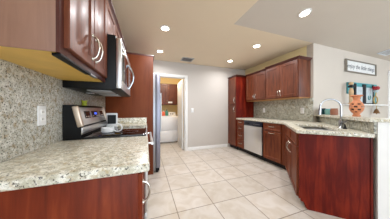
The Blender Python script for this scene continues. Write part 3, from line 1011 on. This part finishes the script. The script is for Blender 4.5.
# white wall shelf and what it carries
x0s, x1s = 4.0, wx(384)
shz = 1.245
t = thing('wall_shelf', 'narrow white shelf on two brackets on the dining wall', 'shelf', ((x0s + x1s) / 2, YS - 0.001, shz))
hs = (x1s - x0s) / 2
MB().box(-hs, hs, -0.19, 0, 0, 0.025, 0.004).build('board', M_trim, t)
for a in (-hs * 0.55, hs * 0.4):
    MB().prism([(0, 0), (-0.12, 0), (-0.10, -0.03), (-0.03, -0.10), (0, -0.14)], -0.012, 0.012, M=Matrix.Translation((a, 0, -0.0005)) @ Matrix(((0, 0, 1, 0), (1, 0, 0, 0), (0, 1, 0, 0), (0, 0, 0, 1)))).build('bracket', M_trim, t)
t = thing('flower_holder', 'red flower on a curled gilded wire stand at the right end of the shelf', 'ornament', (wx(375.6, YS - 0.13), YS - 0.13, shz + 0.0255))
MB().lathe([(0, 0), (0.045, 0), (0.04, 0.01), (0, 0.014)], seg=16).build('foot', M_gold, t)
cu = []
for i in range(22):
    a = -PI / 2 + 2 * PI * i / 21
    cu.append((0.085 * math.cos(a), 0, 0.10 + 0.085 * math.sin(a)))
MB().tube(cu, 0.011, 8).tube([(0, 0, 0.185), (0.01, 0, 0.24), (0.02, 0, 0.29)], 0.010, 8).build('wire_curl', M_gold, t)
MB().lathe([(0, 0.27), (0.03, 0.275), (0.045, 0.32), (0, 0.33)], (0.02, 0, 0), 14).build('cup', M_paper, t)
fl = MB()
for k in range(8):
    a = 2 * PI * k / 8
    fl.lathe([(0, -0.035), (0.025, -0.015), (0.03, 0.01), (0.015, 0.035), (0, 0.04)], (0.02 + 0.03 * math.cos(a), 0.03 * math.sin(a), 0.365 + 0.015 * (k % 2)), 8)
fl.lathe([(0, -0.04), (0.03, -0.02), (0.03, 0.02), (0, 0.045)], (0.02, 0, 0.378), 10)
fl.build('petals', M_red, t)
t = thing('figurine', 'slender beige figurine with a dark collar on the shelf behind the vase', 'figurine', (wx(351.2, YS - 0.12), YS - 0.12, shz + 0.0255))
MB().lathe([(0, 0), (0.05, 0), (0.05, 0.012), (0.026, 0.03), (0.030, 0.16), (0.038, 0.26), (0.022, 0.33), (0, 0.335)], seg=16).build('body', M_beige, t)
MB().lathe([(0.0, 0.3355), (0.045, 0.345), (0.05, 0.375), (0.03, 0.39), (0, 0.39)], seg=16).build('collar', M_dark, t)
MB().lathe([(0, 0.3905), (0.026, 0.397), (0.038, 0.42), (0.03, 0.45), (0, 0.462)], seg=16).build('head', M_beige, t)
t = thing('hanging_bell', 'brown bell ornament hanging under the white shelf', 'bell', (wx(376.5, YS - 0.09), YS - 0.09, 1.06))
MB().lathe([(0.06, 0.0), (0.054, 0.008), (0.04, 0.05), (0.028, 0.085), (0.012, 0.11), (0, 0.115), ], seg=18).lathe([(0.0, 0.05), (0.036, 0.045), (0.054, 0.0), (0.06, 0.0)], seg=18).build('bell', M_bronze, t)
MB().tube([(0, 0, 0.11), (0, 0, 0.1845)], 0.006, 8).build('cord', M_gold, t)
MB().tube([(0, 0, 0.05), (0, 0, -0.02)], 0.008, 8).build('clapper', M_bronze, t)

# ------------------------------------------------------------------ laundry room
t = thing('washing_machine', 'white washing machine against the laundry wall seen through the doorway', 'washer', (0.40, 4.85, 0))
MB().box(0, 0.685, 0.012, 0.68, 0.03, 0.905, 0.012, 3).build('body', M_appl, t)
MB().box(0.012, 0.673, -0.006, 0.0118, 0.44, 0.86, 0.008).build('front_panel', M_appl, t)
MB().box(0.012, 0.673, -0.004, 0.0118, 0.06, 0.43, 0.006).build('lower_panel', M_appl, t)
MB().box(0.04, 0.645, 0.05, 0.50, 0.9055, 0.925, 0.008).build('lid', M_appl, t)
cpr = [(0.52, 0.9055), (0.68, 0.9055), (0.68, 1.05), (0.60, 1.055)]
cpl = MB().loft([[(0.0, y, z) for y, z in cpr], [(0.685, y, z) for y, z in cpr]]).build('control_console', M_appl, t)
for a in (0.14, 0.33, 0.50, 0.58):
    MB().lathe([(0, 0), (0.028, 0), (0.026, 0.018), (0, 0.02)], seg=14, M=Matrix.Translation((a, 0.555, 0.985)) @ Matrix.Rotation(R(62), 4, 'X')).build('dial', M_steel_dark, cpl)
for a in (0.05, 0.635):
    for b_ in (0.07, 0.62):
        MB().lathe([(0, 0), (0.02, 0), (0.02, 0.032), (0, 0.032)], (a, b_, 0), 10).build('foot', M_black, t)
for nm, lab, mat, x, h, cap in (('detergent_bottle', 'orange detergent bottle standing on the washing machine', M_orange, 0.60, 0.19, M_white),
                                ('detergent_bottle', 'green detergent bottle standing on the washing machine', M_green, 0.72, 0.23, M_dteal)):
    t = thing(nm, lab, 'bottle', (x, 5.20, 0.9255), 0, 'laundry bottles')
    MB().loft([[(-a, -b_, z), (a, -b_, z), (a, b_, z), (-a, b_, z)] for a, b_, z in ((0.05, 0.035, 0), (0.055, 0.038, 0.01), (0.055, 0.038, h * 0.6), (0.03, 0.028, h * 0.78), (0.02, 0.02, h * 0.82))]).build('body', mat, t)
    MB().lathe([(0, h * 0.821), (0.026, h * 0.821), (0.024, h), (0, h)], seg=14).build('cap', cap, t)
t = thing('wall_cabinet', 'brown two-door cherry cabinet over the washing machine in the laundry room', 'cabinet', (0.34, 5.30, 1.33), 0, 'laundry cabinets')
MB().box(0, 0.80, 0, 0.318, 0, 0.79, 0.002).build('body', M_cherry_up, t)
fronts(t, [('door', 0.008, 0.398, 0.01, 0.78, ('v', 0.372, 0.12, 0.1)), ('door', 0.403, 0.792, 0.01, 0.78, ('v', 0.428, 0.12, 0.1))], M_cherry_up, raised=False)
sub(MB().box(0.44, 0.60, -0.024, -0.0205, 0.06, 0.12).build('paper_note', M_white, t), 'white paper note')


# ------------------------------------------------------------------ ceiling lamps and vents
def zceil(x, y):
    return ZC + SL * (YS - y) if (x > XV and y < YS) else ZC


def downlight(label, x, y):
    tilt = math.atan(SL) if (x > XV and y < YS) else 0
    t_ = thing('recessed_light', label, 'ceiling light', (x, y, zceil(x, y) - 0.001), 0, 'recessed ceiling lights')
    t_.rotation_euler = (-tilt, 0, 0)
    MB().lathe([(0.057, 0.0), (0.080, 0.0), (0.078, -0.005), (0.064, -0.009), (0.056, -0.008), (0.057, 0.0)], seg=32).build('trim_ring', M_trim, t_)
    MB().lathe([(0, -0.002), (0.0555, -0.002), (0.0555, -0.006), (0, -0.006)], seg=32).build('lens', M_lens, t_)
    ld = bpy.data.lights.new('lamp', 'AREA')
    ld.shape = 'DISK'
    ld.size = 0.11
    ld.energy = LAMP_W
    ld.spread = R(165)
    ld.color = (0.96, 0.97, 1.0)
    lo_ = bpy.data.objects.new('lamp', ld)
    COL.objects.link(lo_)
    lo_.parent = t_
    lo_.location = (0, 0, -0.014)
    return t_


downlight('lit recessed ceiling light above the range, larger of the two left ones', 0.285, 2.245)
downlight('lit recessed ceiling light in front of the laundry doorway', 0.29, 3.17)
downlight('lit recessed ceiling light nearest the right wall cabinets', 2.11, 2.26)
downlight('lit recessed ceiling light in front of the pantry, smallest of all', 2.10, 3.185)
downlight('big lit recessed light in the sloping dining ceiling at upper right', 2.09, 1.338)
downlight('recessed ceiling light at the top edge of the photo near the viewer', 0.36, 1.43)
# warm ceiling lamp in the laundry
t = thing('ceiling_lamp', 'round frosted lamp on the laundry ceiling', 'ceiling light', (0.75, 4.45, ZC - 0.001))
MB().lathe([(0, 0), (0.15, 0), (0.15, -0.02), (0, -0.02)], seg=28).build('base', M_nickel, t)
MB().lathe([(0, -0.1), (0.08, -0.09), (0.13, -0.055), (0.142, -0.0205), (0, -0.0205)], seg=28).build('shade', emit('frosted_glow', (255, 222, 160), 4), t)
ld = bpy.data.lights.new('lamp', 'POINT')
ld.energy = 14
ld.shadow_soft_size = 0.12
ld.color = (1, 0.92, 0.8)
lo_ = bpy.data.objects.new('lamp', ld)
COL.objects.link(lo_)
lo_.parent = t
lo_.location = (0, 0, -0.22)


def vent(label, x, y, w, d, tilt=0, M_vent=M_vent, M_ventd=M_ventd):
    t_ = thing('air_vent', label, 'vent', (x, y, zceil(x, y) - 0.001), 0, 'ceiling vents')
    t_.rotation_euler = (-tilt, 0, 0)
    b = MB()
    b.box(-w / 2, w / 2, -d / 2, -d / 2 + 0.025, -0.012, 0, 0.003).box(-w / 2, w / 2, d / 2 - 0.025, d / 2, -0.012, 0, 0.003)
    b.box(-w / 2, -w / 2 + 0.025, -d / 2 + 0.025, d / 2 - 0.025, -0.012, 0, 0.003).box(w / 2 - 0.025, w / 2, -d / 2 + 0.025, d / 2 - 0.025, -0.012, 0, 0.003)
    b.build('frame', M_vent, t_)
    MB().box(-w / 2 + 0.025, w / 2 - 0.025, -d / 2 + 0.025, d / 2 - 0.025, -0.003, 0).build('backing', M_ventd, t_)
    n_ = 7
    for k in range(n_):
        yy = -d / 2 + 0.035 + (d - 0.07) * k / (n_ - 1)
        MB().box(-w / 2 + 0.026, w / 2 - 0.026, -0.008, 0.008, -0.001, 0.001, M=Matrix.Translation((0, yy, -0.008)) @ Matrix.Rotation(R(35), 4, 'X')).build('slat', M_vent, t_)
    return t_


vent('grey slatted air vent in the kitchen ceiling near the back wall', 1.0, 3.45, 0.30, 0.26)
vent('pale air vent in the dining ceiling at the far right', 5.25, 1.55, 0.40, 0.25, math.atan(SL), M_pale, M_vent)
